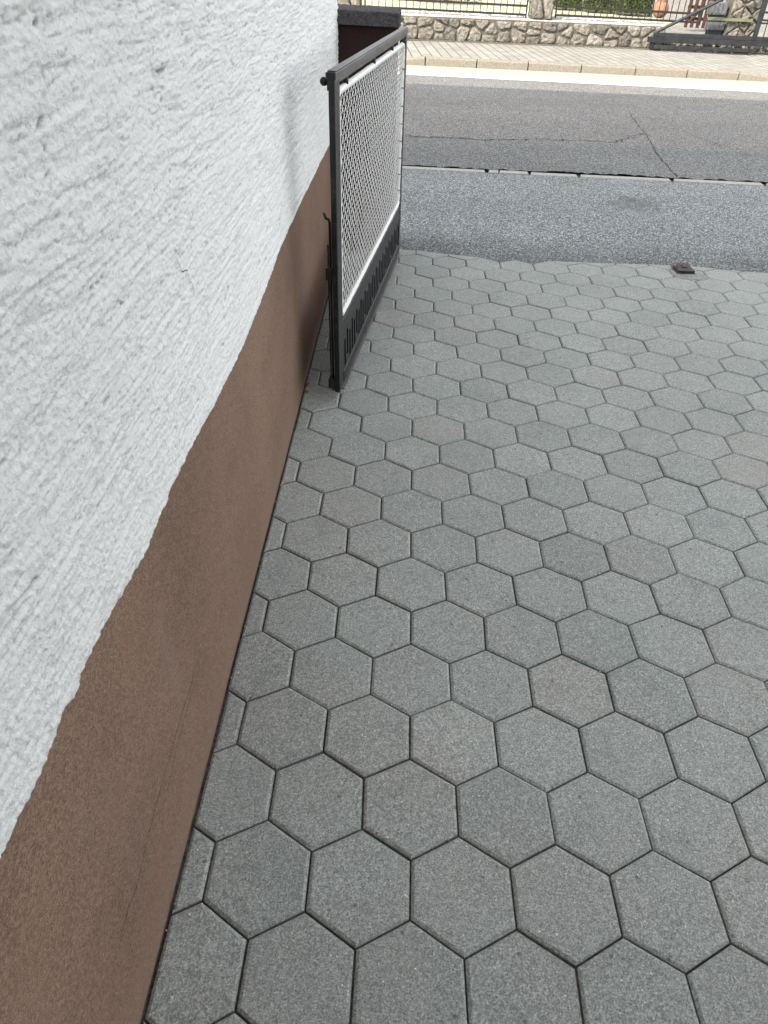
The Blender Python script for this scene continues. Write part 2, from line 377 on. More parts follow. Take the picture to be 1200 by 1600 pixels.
def strip(name, f0, f1, z, mat, x0=-14, x1=30, step=.25, jit=0.0):
    b = MB(); n = int((x1 - x0) / step); vs = []
    for i in range(n + 1):
        x = x0 + (x1 - x0) * i / n
        j = float(vn(np.array([x * 9.]), np.array([1.3]), 3)[0] + .6 * vn(np.array([x * 31.]), np.array([2.3]), 5)[0]) * jit
        vs += [(x, f0(x) + j, z(x, 0) if callable(z) else z), (x, f1(x) + j * .8, z(x, 1) if callable(z) else z)]
    b.add(vs, [(2 * i, 2 * i + 2, 2 * i + 3, 2 * i + 1) for i in range(n)]); return struct(b.build(name, mat, shear=False))
slab = lambda x: 5.75 + .035 * x
strip('asphalt_apron', lambda x: edge_y(x) - .065, lambda x: slab(x) - .004, -.003, A1.m, step=.02, x0=-4, x1=12, jit=.010)
strip('apron_joint_bed', lambda x: slab(x) - .2, lambda x: slab(x) + .25, -.022, MJ)
strip('road', lambda x: slab(x) + .140, lambda x: 11.9 + .05 * x, 0.0, A2.m, step=.015, x0=-8, x1=14, jit=.085)
strip('road_edge_line', lambda x: 11.50 + .045 * x, lambda x: 11.84 + .05 * x, .004, MLINE)
strip('gutter_strip', lambda x: 11.885 + .05 * x, lambda x: 12.66 + .07 * x, .002, MGUT)
gs = MB()
for a, b_ in [(-4.4, -3.5), (-3.48, -2.4), (-2.38, -1.3), (-1.28, .392), (.405, .50), (.497, .757), (.762, 1.172), (1.185, 1.965), (1.985, 2.76), (2.78, 3.6), (3.62, 4.5), (4.52, 5.4), (5.42, 6.3), (6.32, 7.2)]:
    dy = random.gauss(0, .004)
    gs.box(a + .006, b_ - .006, 0, .085, -.05, .002 + random.gauss(0, .001), fr=lambda x, y, z: (x + (0.012 if y > .05 and x < a + .1 else 0), slab(x) + y + .008 + dy, z), tone=random.random())
struct(gs.build('gutter_edging_slabs', MCON, shear=False, bevel=.006))

def crack(name, pts, wd, z, mat=MCRK, fr=None, seg=14, jit=.012, parent=None):
    b = MB(); P = []
    for (p, q) in zip(pts, pts[1:]):
        for i in range(seg): t = i / seg; P.append((p[0] + (q[0] - p[0]) * t + random.gauss(0, jit), p[1] + (q[1] - p[1]) * t + random.gauss(0, jit)))
    P.append(pts[-1]); vs = []
    for i, p in enumerate(P):
        a = P[max(0, i - 1)]; c = P[min(len(P) - 1, i + 1)]; L = math.hypot(c[0] - a[0], c[1] - a[1]) or 1
        nx, ny = -(c[1] - a[1]) / L, (c[0] - a[0]) / L; ww = wd * random.uniform(.25, 1) * (.25 if i in (0, len(P) - 1) else 1)
        vs += [(p[0] + nx * ww, p[1] + ny * ww, z), (p[0] - nx * ww, p[1] - ny * ww, z)]
    if fr: vs = [fr(*v) for v in vs]
    b.add(vs, [(2 * i, 2 * i + 1, 2 * i + 3, 2 * i + 2) for i in range(len(P) - 1)])
    return b.build(name, mat, parent, shear=fr is not None)
struct(crack('road_crack', [(2.42, 9.4), (2.33, 8.84), (2.26, 7.95), (2.1, 6.78), (2.05, 5.98)], .0042, .0035, jit=.006))
struct(crack('road_crack', [(-1.5, 7.14), (-.31, 7.1), (-.01, 7.09), (.56, 7.12), (.96, 7.27)], .009, .0035, jit=.02))
struct(crack('road_crack', [(.98, 7.29), (1.34, 7.31), (1.81, 7.37), (2.02, 7.62), (2.27, 7.95)], .006, .0035, jit=.025))
struct(crack('road_crack', [(2.75, 8.1), (2.9, 7.5), (3.1, 7.3)], .005, .0035, jit=.02))

# kerb stones
kf = lambda x: 12.66 + .07 * x
kb = MB(); xs = [-.06, .756, 1.575, 2.43, 3.31, 4.155, 5.0]
KHX = [-30, -.9, -.06, 5.0, 5.9, 40]; KHY = [.03, .03, .118, .118, .05, .05]
KH = lambda x: float(np.interp(x, KHX, KHY))
def kstone(a, b_, h0, h1):
    t = random.random(); n = 6; vs = []
    for i in range(n + 1):
        x = a + .009 + (b_ - a - .018) * i / n; h = KH(x) + random.gauss(0, .0015); y = kf(x)
        vs += [(x, y, -.05), (x, y + .002, h - .022), (x, y + .016, h - .004), (x, y + .035, h), (x, y + .15, h), (x, y + .15, -.05)]
    fs = []
    for i in range(n): fs += [(6 * i + k, 6 * i + (k + 1) % 6, 6 * i + 6 + (k + 1) % 6, 6 * i + 6 + k)[::-1] for k in range(6)]
    fs += [tuple(range(6))[::-1], tuple(6 * n + k for k in range(6))]; fs = [f[::-1] for f in fs]
    kb.add(vs, fs, t)
for a, b_ in zip(xs, xs[1:]): kstone(a, b_, .118, .118)
kstone(-.85, -.06, .03, .05); kstone(5.0, 5.85, .118, .06)
x = 5.85
while x < 22: kstone(x, x + .85, .05, .05); x += .85
x = -.85
while x > -12: kstone(x - .85, x, .03, .03); x -= .85
struct(kb.build('kerb', MKERB, shear=False, smooth=False))
WL = lambda x, back=0: 15.5 + .17 * x + back
strip('sidewalk', lambda x: kf(x) + .151, lambda x: WL(x) + .4, lambda x, s: KH(x) - .004 if s == 0 else .098, MSW, step=.1)

# ------------------------------------------------------------------ house at the left
HX = -.655; HY = 3.62; HH = 7.0
house = thing('house', 'white rough rendered house with a brown plinth along the left of the drive', 'house', (HX, HY, 0))
# stucco, finely modelled near the eye
ys = [-.9]
while ys[-1] < HY - .012:
    d = max(.35, math.hypot(ys[-1] + .75, .45)); ys.append(ys[-1] + .0021 * max(.8, d / .6) * (1 if ys[-1] > -.6 else 2))
ys[-1] = HY; ys = np.array(ys); zt = np.linspace(0, 1, 480)
EK = [(-.95, .70), (-.455, .697), (-.422, .701), (-.413, .697), (-.358, .698), (-.306, .703), (-.292, .709), (-.266, .697), (-.22, .706), (-.163, .706), (-.063, .694), (-.037, .688), (.039, .682), (.189, .695), (.342, .689), (.51, .671), (.864, .664), (1.052, .668), (1.275, .681), (1.434, .697), (1.796, .696), (1.884, .700), (2.451, .692), (3.148, .678), (3.7, .676)]
ez = np.interp(ys, [a for a, b in EK], [b for a, b in EK]) + .004 * vn(ys * 30, ys * 0, 2) + .003 * vn(ys * 110, ys * 0, 4)
Y, T = np.meshgrid(ys, zt, indexing='ij'); Z = ez[:, None] + (1.72 - ez[:, None]) * T
wz = Z + .016 * vn(Y * 5, Z * 6, 8) + .003 * vn(Y * 24, Z * 24, 14)
st = vn(Y / .055, wz / .0048, 1); st2 = vn(Y / .15, wz / .0105, 6)
g1 = vn(Y / .0075, Z / .0048, 9); g2 = vn(Y / .0038, Z / .0030, 12); big = vn(Y / .16, Z / .11, 13)
rdg = 1 - 2 * np.abs(vn(Y / .09, wz / .012, 31)) ; D = .0016 * st + .0029 * st2 + .0018 * g1 + .0025 * g2 + .0026 * big + .0016 * rdg
cr = vn(Y / .060 + 1.2 * vn(Y / .03, Z / .02, 41), wz / .0085, 43); crm = np.clip(vn(Y / .05, Z / .03, 45) * 4 + .5, 0, 1)
D = D - .0026 * np.exp(-(cr / .055) ** 2) * crm
cr2 = vn(Y / .016, wz / .0050, 47); D = D - .0010 * np.exp(-(cr2 / .07) ** 2)
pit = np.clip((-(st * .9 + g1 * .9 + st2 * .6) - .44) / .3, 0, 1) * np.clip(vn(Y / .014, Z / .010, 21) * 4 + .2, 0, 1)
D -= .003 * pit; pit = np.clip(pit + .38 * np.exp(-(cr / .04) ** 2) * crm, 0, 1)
edge = np.clip((Z - ez[:, None]) / .006, 0, 1); D = .009 * edge ** .5 + D * (.35 + .65 * edge)
Xg = HX - .001 + D
Xg[:, 0] = HX - .004
V = np.stack([Xg + UX * Z - HX, Y + UY * Z - HY, Z], -1).reshape(-1, 3); ny, nz = len(ys), len(zt)
I = np.arange(ny * nz).reshape(ny, nz); F = np.stack([I[:-1, :-1], I[1:, :-1], I[1:, 1:], I[:-1, 1:]], -1).reshape(-1, 4)
me = bpy.data.meshes.new('stucco_wall'); me.vertices.add(len(V)); me.vertices.foreach_set('co', V.ravel())
me.loops.add(F.size); me.loops.foreach_set('vertex_index', F.ravel().astype(np.int32)); me.polygons.add(len(F))
me.polygons.foreach_set('loop_start', np.arange(0, F.size, 4, dtype=np.int32)); me.update(calc_edges=True)
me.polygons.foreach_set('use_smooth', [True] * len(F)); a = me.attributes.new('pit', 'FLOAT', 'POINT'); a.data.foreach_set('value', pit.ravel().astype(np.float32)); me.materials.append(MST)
so = bpy.data.objects.new('stucco_wall', me); C.objects.link(so); so.parent = house
b = MB()   # body of the house: long side wall beyond the modelled patch, street front, back
X0 = -11; YB = -12
b.add([(HX, -.9, .69), (HX, YB, .69), (HX, YB, HH), (HX, -.9, HH)], [(0, 3, 2, 1)])
b.add([(HX, HY, 1.72), (HX, -.9, 1.72), (HX, -.9, HH), (HX, HY, HH)], [(0, 3, 2, 1)])
b.add([(HX, HY - .001, .69), (X0, HY - .001, .69), (X0, HY - .001, HH), (HX, HY - .001, HH)], [(0, 1, 2, 3)])
b.add([(HX, YB, .69), (X0, YB, .69), (X0, YB, HH), (HX, YB, HH)], [(0, 3, 2, 1)])
b.add([(X0, HY, .69), (X0, YB, .69), (X0, YB, HH), (X0, HY, HH)], [(0, 1, 2, 3)])
b.build('upper_wall', MST, house)
b = MB(); b.box(X0, HX, YB, HY - .002, -.12, .715); b.build('plinth', MPL, house)
crack('wall_crack', [(.16, .268), (.092, .263), (.028, .266), (-.081, .26), (-.155, .255), (-.187, .248), (-.24, .241), (-.286, .224), (-.33, .234), (-.40, .226)], .0008, 0, fr=lambda y, z, x: (HX + .0008, y, z), seg=5, jit=.0010, parent=house)
crack('wall_crack', [(-.13, .215), (.02, .24), (.16, .25)], .0008, 0, fr=lambda y, z, x: (HX + .0008, y, z), seg=5, jit=.001, parent=house)
crack('wall_crack', [(.40, 1.03), (.42, 1.00), (.455, .985), (.46, .965), (.475, .95), (.47, .93)], .0011, 0, fr=lambda y, z, x: (HX + .0115, y, z), seg=3, jit=.0015, parent=house)
b = MB(); fr = [(X0 - .5, YB - .5), (HX + .95, YB - .5), (HX + .95, 4.53), (-6.3, 4.20), (X0 - .5, 3.9)]  # unseen eaves, overhang widened to darken the paving along the wall
n = len(fr); ri = [(-5.8, -8.5), (-5.8, 0.5)]
vs = [(x, y, HH) for x, y in fr] + [(x, y, HH + .14) for x, y in fr] + [(x, y, HH + 1.9) for x, y in ri]
b.add(vs, [tuple(range(n))[::-1]] + [(i, (i + 1) % n, n + (i + 1) % n, n + i) for i in range(n)] + [(n, n + 1, 2 * n), (n + 1, n + 2, 2 * n + 1, 2 * n), (n + 2, n + 3, 2 * n + 1), (n + 3, n + 4, 2 * n + 1), (n + 4, n, 2 * n, 2 * n + 1)])
b.build('roof', MROOF, house)

# unseen building added behind the viewer to shade the near paving
shade_gar = thing('added_shade_garage', 'low unseen building added behind the camera to shade the near paving', 'added_shade_garage', (.85, -5.2, 0))
b = MB(); b.box(HX + .01, 2.35, -9.5, -2.3, -.12, 2.75); b.build('wall', MPL, shade_gar)
b = MB(); b.box(HX + .01, 2.65, -9.9, -1.85, 2.751, 2.93); b.build('roof', MROOF, shade_gar, bevel=.01)
b = MB(); b.box(-.35, 2.05, -2.32, -2.295, .0, 2.1); gd_ = b.build('door', MPT, shade_gar)
for k in range(5): b = MB(); b.box(-.33, 2.03, -2.294, -2.28, .05 + .41 * k, .42 + .41 * k); b.build('panel', MPT, gd_, bevel=.006)

# ------------------------------------------------------------------ gate pillar
pil = thing('gate_pillar', 'dark brown rendered pillar with a rough charcoal cap behind the open gate', 'pillar', (-.52, 3.8, 0))
b = MB(); b.box(-.70, -.343, HY + .006, 3.98, -.1, 1.137); b.build('body', MPIL, pil, bevel=.004)
nx, ny2, nzz = 34, 34, 8
def rb(u, v, w_):
    x = -.715 + .381 * u; y = HY - .03 + .42 * v; z = 1.138 + .062 * w_
    j = .0032 * (vn(np.array([x * 60 + z * 40]), np.array([y * 60 + z * 33]), 4)[0] + .6 * vn(np.array([x * 190]), np.array([y * 150 + z * 170]), 5)[0]) * 2
    r_ = .008; e = (1 if u < .01 or u > .99 else 0) + (1 if v < .01 or v > .99 else 0) + (1 if w_ > .99 else 0)
    k = r_ * .3 * max(0, e - 1)
    return (x + (.5 - u) * 2 * k + j * (1 if abs(u - .5) > .45 else 0), y + (.5 - v) * 2 * k + j * (1 if abs(v - .5) > .45 else 0), z - k + (j if w_ > .9 else 0))
b = MB()
def gridface(f, na, nb_):
    b.add([f(i / na, j / nb_) for i in range(na + 1) for j in range(nb_ + 1)], [(i * (nb_ + 1) + j, (i + 1) * (nb_ + 1) + j, (i + 1) * (nb_ + 1) + j + 1, i * (nb_ + 1) + j + 1) for i in range(na) for j in range(nb_)])
gridface(lambda u, v: rb(u, v, 1), 40, 40); gridface(lambda v, u: rb(u, v, 0), 40, 40)
gridface(lambda u, w_: rb(u, 0, w_), 60, 12); gridface(lambda w_, u: rb(u, 1, w_), 12, 60)
gridface(lambda w_, v: rb(0, v, w_), 12, 60); gridface(lambda v, w_: rb(1, v, w_), 60, 12)
b.build('cap', MCAP, pil, smooth=True)

# ------------------------------------------------------------------ open steel gate leaf
GA = Vector((-.4953, 1.7323)); GD = Vector((.20286, 1.74995)).normalized(); GN = Vector((GD.y, -GD.x))
def gf(a, n_, h):
    p = GA + GD * a + GN * n_; return (p.x, p.y, h)
gate = thing('driveway_gate', 'black steel gate leaf with a white wire mesh panel standing open beside the house wall', 'gate', gf(.88, -.015, 0))
def gbox(name, a0, a1, n0, n1, h0, h1, mat=MPT, bev=.003, parent=None):
    b = MB(); b.box(a0, a1, n0, n1, h0, h1, fr=gf); return b.build(name, mat, parent or gate, bevel=bev)
GL = 1.762
gbox('stile', 0, .080, -.020, 0, .045, 1.1275); gbox('end_plate', -.0025, 0, -.023, .001, 1.10, 1.149, bev=0)
gbox('stile', GL - .052, GL, -.022, 0, .045, 1.1275)
b = MB(); b.box(.0005, GL + .004, -.028, .004, 1.128, 1.148, fr=gf); b.box(.015, GL + .002, -.025, .001, 1.1485, 1.152, fr=gf); b.box(.082, GL - .054, -.018, -.001, 1.114, 1.1275, fr=gf)
b.build('top_rail', MTR, gate, bevel=.0025)
gbox('middle_rail', .0805, GL - .0525, -.020, -.001, .245, .318)
gbox('bottom_rail', .0805, GL - .0525, -.020, .002, .052, .102)
gbox('bottom_lip', .03, GL - .02, -.014, .012, .046, .0515, mat=MTR, bev=.001)
gbox('kick_plate', .0805, GL - .0525, -.019, -.0145, .1025, .2445, bev=0)
b = MB(); k = 0; a = .090     # fret pattern of flat bars, joined alternately at top and bottom
while a < GL - .09:
    b.box(a, a + .022, -.0142, -.002, .106, .241, fr=gf)
    if k % 2 == 0: b.box(a + .0225, a + .0515, -.0142, -.002, .219, .241, fr=gf)
    elif k % 4 == 1: b.box(a + .0225, a + .0515, -.0142, -.002, .106, .128, fr=gf)
    a += .052; k += 1
b.build('fretwork', MPT, gate, bevel=.001)
for a in (.235, .80, 1.30, 1.66):
    b = MB(); b.tube([gf(a, -.013, 1.090), gf(a, -.013, 1.1155)], .011, 10); b.build('spacer_stub', MPT, gate, smooth=True)
# white panel: tube frame and chain link
panel_h0, panel_h1, pa0, pa1 = .332, 1.084, .092, GL - .062
pts = []
for (ca, ch, s0) in ((pa1 - .03, panel_h1 - .03, 0), (pa0 + .03, panel_h1 - .03, 90), (pa0 + .03, panel_h0 + .03, 180), (pa1 - .03, panel_h0 + .03, 270)):
    for k in range(6):
        t = R(s0 + 90 * k / 5); pts.append(gf(ca + .03 * math.cos(t), -.012, ch + .03 * math.sin(t)))
dense = []
for p, q in zip(pts, pts[1:] + pts[:1]):
    L = (Vector(q) - Vector(p)).length; nn = max(1, int(L / .012))
    for i in range(nn): dense.append(tuple(Vector(p).lerp(Vector(q), i / nn)))
rad = [.0112 + .0016 * float(vn(np.array([i * .9]), np.array([.5]), 7)[0]) * 2 for i in range(len(dense))]
b = MB(); b.tube(dense, rad, 10, closed=True); mf = b.build('mesh_frame', MW, gate, smooth=True)
b = MB(); wa = .0265; hp = .0225; i = 0; a = pa0 + .004
while a < pa1 - .018:
    pts = []; hh = panel_h0 + .004; j = 0; ph = random.uniform(-.0015, .0015)
    while hh < panel_h1 - .002:
        sgn = 1 if (j + i) % 2 else -1
        jx = random.gauss(0, .0012); jh = random.gauss(0, .001)
        aa = a + wa / 2 + sgn * (wa / 2 + .0012) + jx
        pts.append(gf(aa - sgn * .003, -.012 + .0028 * sgn, hh + jh - .004)); pts.append(gf(aa, -.012, hh + jh)); pts.append(gf(aa - sgn * .003, -.012 - .0028 * sgn, hh + jh + .004))
        hh += hp; j += 1
    b.tube(pts, .0015, 6, cap=False); a += wa; i += 1
b.build('wire_mesh', MW, gate, smooth=True)
for h in np.arange(.40, 1.05, .082):
    for aa in (pa1 - .001,):
        b = MB(); b.tube([gf(aa + .013 * math.cos(t), -.012 + .013 * math.sin(t), h + .002 * t) for t in np.linspace(0, 6.28, 9)], .0022, 5); b.build('binding_wire', MRUST, gate, smooth=True)
# drop bolt and knob on the wall side of the near stile
b = MB(); b.tube([gf(.018, -.029, .045), gf(.018, -.029, .70), gf(.014, -.033, .712), gf(.008, -.040, .716), gf(.002, -.045, .735)], .0045, 10); b.build('drop_bolt', MPT, gate, smooth=True)
b = MB(); b.tube([gf(.03, -.040, .10), gf(.03, -.040, .62)], .0028, 8); b.build('guide_rod', MPT, gate, smooth=True)
gbox('bolt_bracket', .002, .040, -.045, -.0205, .50, .545, bev=.002)
gbox('bolt_bracket', .002, .040, -.046, -.0205, .060, .10, bev=.002)
b = MB(); b.ball(gf(.015, -.036, 1.122), .0125, 20, 14); b.tube([gf(.018, -.028, 1.122), gf(.02, -.019, 1.122)], .006, 10); b.build('latch_knob', MPT, gate, smooth=True)
for h in (.20, .93):
    b = MB(); b.tube([gf(GL + .012, -.012, h), gf(GL + .012, -.012, h + .07)], .011, 12); b.box(GL, GL + .014, -.02, -.004, h + .01, h + .06, fr=gf); b.build('hinge', MPT, gate, bevel=.001)

# ------------------------------------------------------------------ gate stop in the drive
gsx, gsy = 1.405, 3.50
stp = thing('gate_stop', 'small rusty iron gate stop set in a mortar patch at the edge of the paving', 'gate stop', (gsx, gsy, 0))
b = MB(); pts = []
for k in range(18):
    t = 2 * math.pi * k / 18; pts.append((gsx + .02 + (.105 + .012 * math.sin(3 * t)) * math.cos(t), gsy - .035 + (.065 + .01 * math.cos(2 * t)) * math.sin(t)))
b.add([(x, y, .0035) for x, y in pts] + [(gsx + .02 + (x - gsx - .02) * 1.08, gsy - .035 + (y - gsy + .035) * 1.08, -.001) for x, y in pts], [tuple(range(18))] + [(i, 18 + i, 18 + (i + 1) % 18, (i + 1) % 18) for i in range(18)])
b.build('mortar_patch', m_simple('grey_mortar', (.17, .175, .165), (.27, .275, .26), 40, .9, .2, .002), stp, shear=False)
b = MB(); ft = lambda x, y, z: (gsx + x, gsy + y + .06 * x, z)
b.box(-.056, .054, -.004, .13, .0045, .008, fr=ft); b.build('base_plate', MRUST, stp, bevel=.001)
b = MB()
b.add([ft(*p) for p in [(-.05, .0, .017), (.052, .0, .017), (.052, 0, .020), (-.05, 0, .020), (-.036, .11, .026), (.034, .11, .026), (.034, .11, .029), (-.036, .11, .029)]], [(0, 1, 2, 3), (3, 2, 6, 7), (7, 6, 5, 4), (0, 4, 5, 1), (1, 5, 6, 2), (0, 3, 7, 4)])
b.box(-.05, -.044, .004, .10, .0085, .018, fr=ft); b.box(.045, .051, .004, .10, .0085, .018, fr=ft); b.box(-.03, .030, .09, .108, .0085, .0225, fr=ft)
b.build('catch_plate', MRUST, stp, bevel=.001)
b = MB(); b.box(-.012, .014, .045, .085, .024, .031, fr=ft); b.build('catch_tongue', MRUST, stp, bevel=.001)

# ------------------------------------------------------------------ bits lying about
b = MB(); vsn = list(VJ.keys())
for _ in range(320):
    k = random.choice(vsn); p = vj(k[0] / 4, k[1] / 4)
    t = random.uniform(-.5, .5); ang = random.choice((90, 210, 330)); x = p[0] + math.cos(R(ang)) * t * .11; y = p[1] + math.sin(R(ang)) * t * .11
    if x < -.645 or y > 3.55 or x > 2.6 or y < -.7: continue
    r_ = random.uniform(.0011, .0026); b.ball((x + random.gauss(0, .003), y + random.gauss(0, .003), r_ * .4 - .001), r_, 6, 4)
for _ in range(22):
    r_ = random.uniform(.0008, .002); b.ball((-.652 + abs(random.gauss(0, .006)), random.uniform(-.6, 3.4), r_ * .3), r_, 6, 4)
struct(b.build('joint_grit', MPEB, shear=False), 'stuff')
b = MB()
for (x, y, a_) in ((-.640, 1.86, .3), (-.636, 1.80, 1.7)):
    b.add([(x + .008 * math.cos(a_ + t), y + .014 * math.sin(a_ + t), .002 + .006 * (k % 2)) for k, t in enumerate(np.linspace(0, 6.28, 8)[:-1])], [tuple(range(7))])
lf = b.build('dry_leaves', MRED, shear=False); tag(lf, 'scrap of dry reddish leaves at the foot of the brown plinth left of the gate', 'leaves')

# ------------------------------------------------------------------ across the street: rubble wall, pillars, fences
def wf(s, back, h): return (s, WL(s, back), h)      # s = x along the wall line
def hump(poly, d0, d1, fr, seed, n=5, mb=None, tone=.5):
    # a stone: inset outline raised in rings with uneven faces
    L0 = poly; cx = sum(p[0] for p in poly) / len(poly); cy = sum(p[1] for p in poly) / len(poly)
    den = []
    for i in range(len(poly)):
        a = poly[i]; c = poly[(i + 1) % len(poly)]; nn = max(1, int(math.hypot(c[0] - a[0], c[1] - a[1]) / .03))
        for k in range(nn): t = k / nn; den.append((a[0] + (c[0] - a[0]) * t + random.gauss(0, .004), a[1] + (c[1] - a[1]) * t + random.gauss(0, .004)))
    rings = [(1.0, 0), (.99, .55), (.93, .85), (.75, 1.0), (.4, 1.05)]; vs = []; N = len(den)
    for s_, q in rings:
        for i, p in enumerate(den):
            x = cx + (p[0] - cx) * s_; y = cy + (p[1] - cy) * s_
            jit = float(vn(np.array([x * 22 + seed]), np.array([y * 22]), 3)[0]) * .03 + float(vn(np.array([x * 60 + seed]), np.array([y * 60]), 3)[0]) * .012 if q > .5 else 0
            vs.append(fr(x, d0 - (d0 - d1) * q + jit * (-1 if d1 < d0 else 1), y))
    vs.append(fr(cx, d1, cy)); fs = []
    for k in range(len(rings) - 1): fs += [(k * N + i, k * N + (i + 1) % N, (k + 1) * N + (i + 1) % N, (k + 1) * N + i) for i in range(N)]
    fs += [((len(rings) - 1) * N + i, (len(rings) - 1) * N + (i + 1) % N, len(vs) - 1) for i in range(N)]
    mb.add(vs, fs, tone)
def rubble(x0, x1, z0, z1, seeds, gap, fr, proud, mb):
    for i, s0 in enumerate(seeds):
        if not (x0 <= s0[0] <= x1 and z0 <= s0[1] <= z1): continue
        poly = [(x0, z0), (x1, z0), (x1, z1), (x0, z1)]
        for j, s1 in enumerate(seeds):
            if i == j or abs(s1[0] - s0[0]) > .9: continue
            nx_, ny_ = s1[0] - s0[0], s1[1] - s0[1]; c_ = (s1[0] ** 2 + s1[1] ** 2 - s0[0] ** 2 - s0[1] ** 2) / 2
            poly = clip(poly, (nx_, ny_), c_)
            if len(poly) < 3: break
        if len(poly) < 3: continue
        poly = inset(poly, gap * random.uniform(.6, 1.5))
        if not poly or area(poly) < .003: continue
        # knock the corners off
        q = []
        for k in range(len(poly)):
            a = poly[k - 1]; p = poly[k]; c = poly[(k + 1) % len(poly)]
            q += [(p[0] + (a[0] - p[0]) * .16, p[1] + (a[1] - p[1]) * .16), (p[0] + (c[0] - p[0]) * .16, p[1] + (c[1] - p[1]) * .16)]
        hump(q, 0.02, -proud * random.uniform(.6, 1.3), fr, i * 3.7, mb=mb, tone=random.random())
WH = .485
def stone_wall(x0, x1, label):
    th = thing('stone_wall', label, 'wall', (x0, WL(x0), 0))
    seeds = []; x = x0 + .05
    while x < x1:
        seeds.append((x + random.gauss(0, .03), .225 + random.gauss(0, .035))); 
        if random.random() < .35: seeds[-1] = (seeds[-1][0], .17); seeds.append((x + .02, .31))
        x += random.uniform(.17, .36)
    x = x0 + .1
    while x < x1: seeds.append((x, .425 + random.gauss(0, .018))); x += random.uniform(.16, .42)
    b = MB(); rubble(x0, x1, .10, WH - .003, seeds, .016, lambda s, d, h: wf(s, d, h), .030, b); b.build('rubble_stones', MSTONE, th, tone=True)
    b = MB(); b.box(x0, x1, .005, .38, -.1, WH - .004, fr=wf); b.build('mortar_core', MMORT, th)
    b = MB(); n = int((x1 - x0) / .06); vs = []
    for i in range(n + 1):
        s = x0 + (x1 - x0) * i / n; e = .03 * float(vn(np.array([s * 5.]), np.array([.2]), 2)[0]); z = WH + .012 + .012 * float(vn(np.array([s * 8.]), np.array([5.2]), 2)[0])
        vs += [wf(s, .015 + e, WH - .003), wf(s, .02 + e, z), wf(s, .16, z + .022), wf(s, .40, z + .02), wf(s, .40, WH - .003)]
    b.add(vs, [(5 * i + k, 5 * i + 5 + k, 5 * i + 6 + k, 5 * i + 1 + k) for i in range(n) for k in range(4)]); b.build('coping', MCOP, th, smooth=True)
    b = MB(); b.box(x0, x1, -.075, .004, .0, .122, fr=wf); b.build('base_ledge', MMORT, th, bevel=.01)
stone_wall(-6, 4.6, 'low wall of grey rubble stones in mortar carrying the fence across the street')

def stone_pillar(x0, x1, label):
    th = thing('stone_pillar', label, 'pillar', (x0, WL(x0), WH), 'stone pillars between the fence panels')
    b = MB(); seeds = []; z = WH + .02; w_ = x1 - x0
    while z < 1.75:
        hgt = random.uniform(.22, .42); k = random.uniform(.42, .58)
        seeds += [(x0 + w_ * k * .5, z + hgt / 2), (x0 + w_ * (k + (1 - k) * .5), z + hgt / 2 + .06)]; z += hgt
    rubble(x0, x1, WH + .02, 1.75, seeds, .010, lambda s, d, h: wf(s, d + .03, h), .03, b)
    rubble(0, .34, WH + .02, 1.75, [(a_ - x0 * 0, c_) for a_, c_ in [(.1, .6), (.25, .8), (.12, 1.0), (.24, 1.2), (.1, 1.4), (.22, 1.6)]], .01, lambda s, d, h: (x0 + d, WL(x0, .05 + s), h), .02, b)
    b.build('stone_cladding', MSTONE, th, tone=True)
    b = MB(); b.box(x0, x1, .055, .40, WH - .02, 1.76, fr=wf); b.build('mortar_core', MMORT, th)
    b = MB(); b.box(x0 - .05, x1 + .05, -.02, .45, 1.761, 1.83, fr=wf); b.build('cap', MCOP, th, bevel=.01)
stone_pillar(1.92, 2.335, 'grey stone pillar standing on the rubble wall left of the clipped hedges')
stone_pillar(-1.66, -1.24, 'grey stone pillar rising above the dark gate pillar cap at the left')

def fence(x0, x1, nb, label, back=.10):
    th = thing('fence_panel', label, 'fence', (x0, WL(x0, back), .56), 'metal fence panels on the rubble wall')
    f2 = lambda s, d, h: wf(s, back + d, h - .006 * (s - x0))
    for h in (.585, .722, 1.42): b = MB(); b.box(x0, x1, -.016, .016, h - .018, h + .018, fr=f2); b.build('rail', MFEN, th)
    for s in (x0, x1 - .028): b = MB(); b.box(s, s + .028, -.013, .013, .54, 1.45, fr=f2); b.build('stile', MFEN, th)
    proto = None
    for i in range(1, nb):
        s = x0 + .014 + (x1 - x0 - .028) * i / nb
        if proto is None: b = MB(); b.box(s - .007, s + .007, -.007, .007, .585, 1.42, fr=f2); proto = b.build('bar', MFEN, th); s0 = s
        else:
            c = proto.copy(); C.objects.link(c); c.location = Vector((s - s0, .17 * (s - s0), -.006 * (s - s0)))
    return th
fence(-1.18, 1.85, 24, 'dark metal fence panel with thin bars between the two stone pillars')
fence(2.39, 5.30, 23, 'dark metal fence panel with thin bars in front of the clipped hedges')
fence(6.62, 9.4, 22, 'dark metal fence panel with thin bars at the far right behind the sliding gate', back=1.5)

# garden ground behind the wall
g = MB(); n = 60; vs = []
for i in range(n + 1):
    x = -8 + 30 * i / n; vs += [(x, WL(x, .38), .495), (x, WL(x, 14), .54)]
g.add(vs, [(2 * i, 2 * i + 2, 2 * i + 3, 2 * i + 1) for i in range(n) if vs[2 * i][0] < 4.6])
struct(g.build('garden_ground', MSOIL, shear=True))
g = MB(); g.add([wf(4.6, .0, .10), wf(24, .0, .10), wf(24, 40, .30), wf(4.6, 40, .30)], [(0, 1, 2, 3)]); struct(g.build('yard_ground', MGRAV, shear=True))
g = MB(); g.box(4.5, 4.6, .38, 14, 0, .50, fr=wf); ret = g.build('retaining_edge', MCOP); struct(ret)
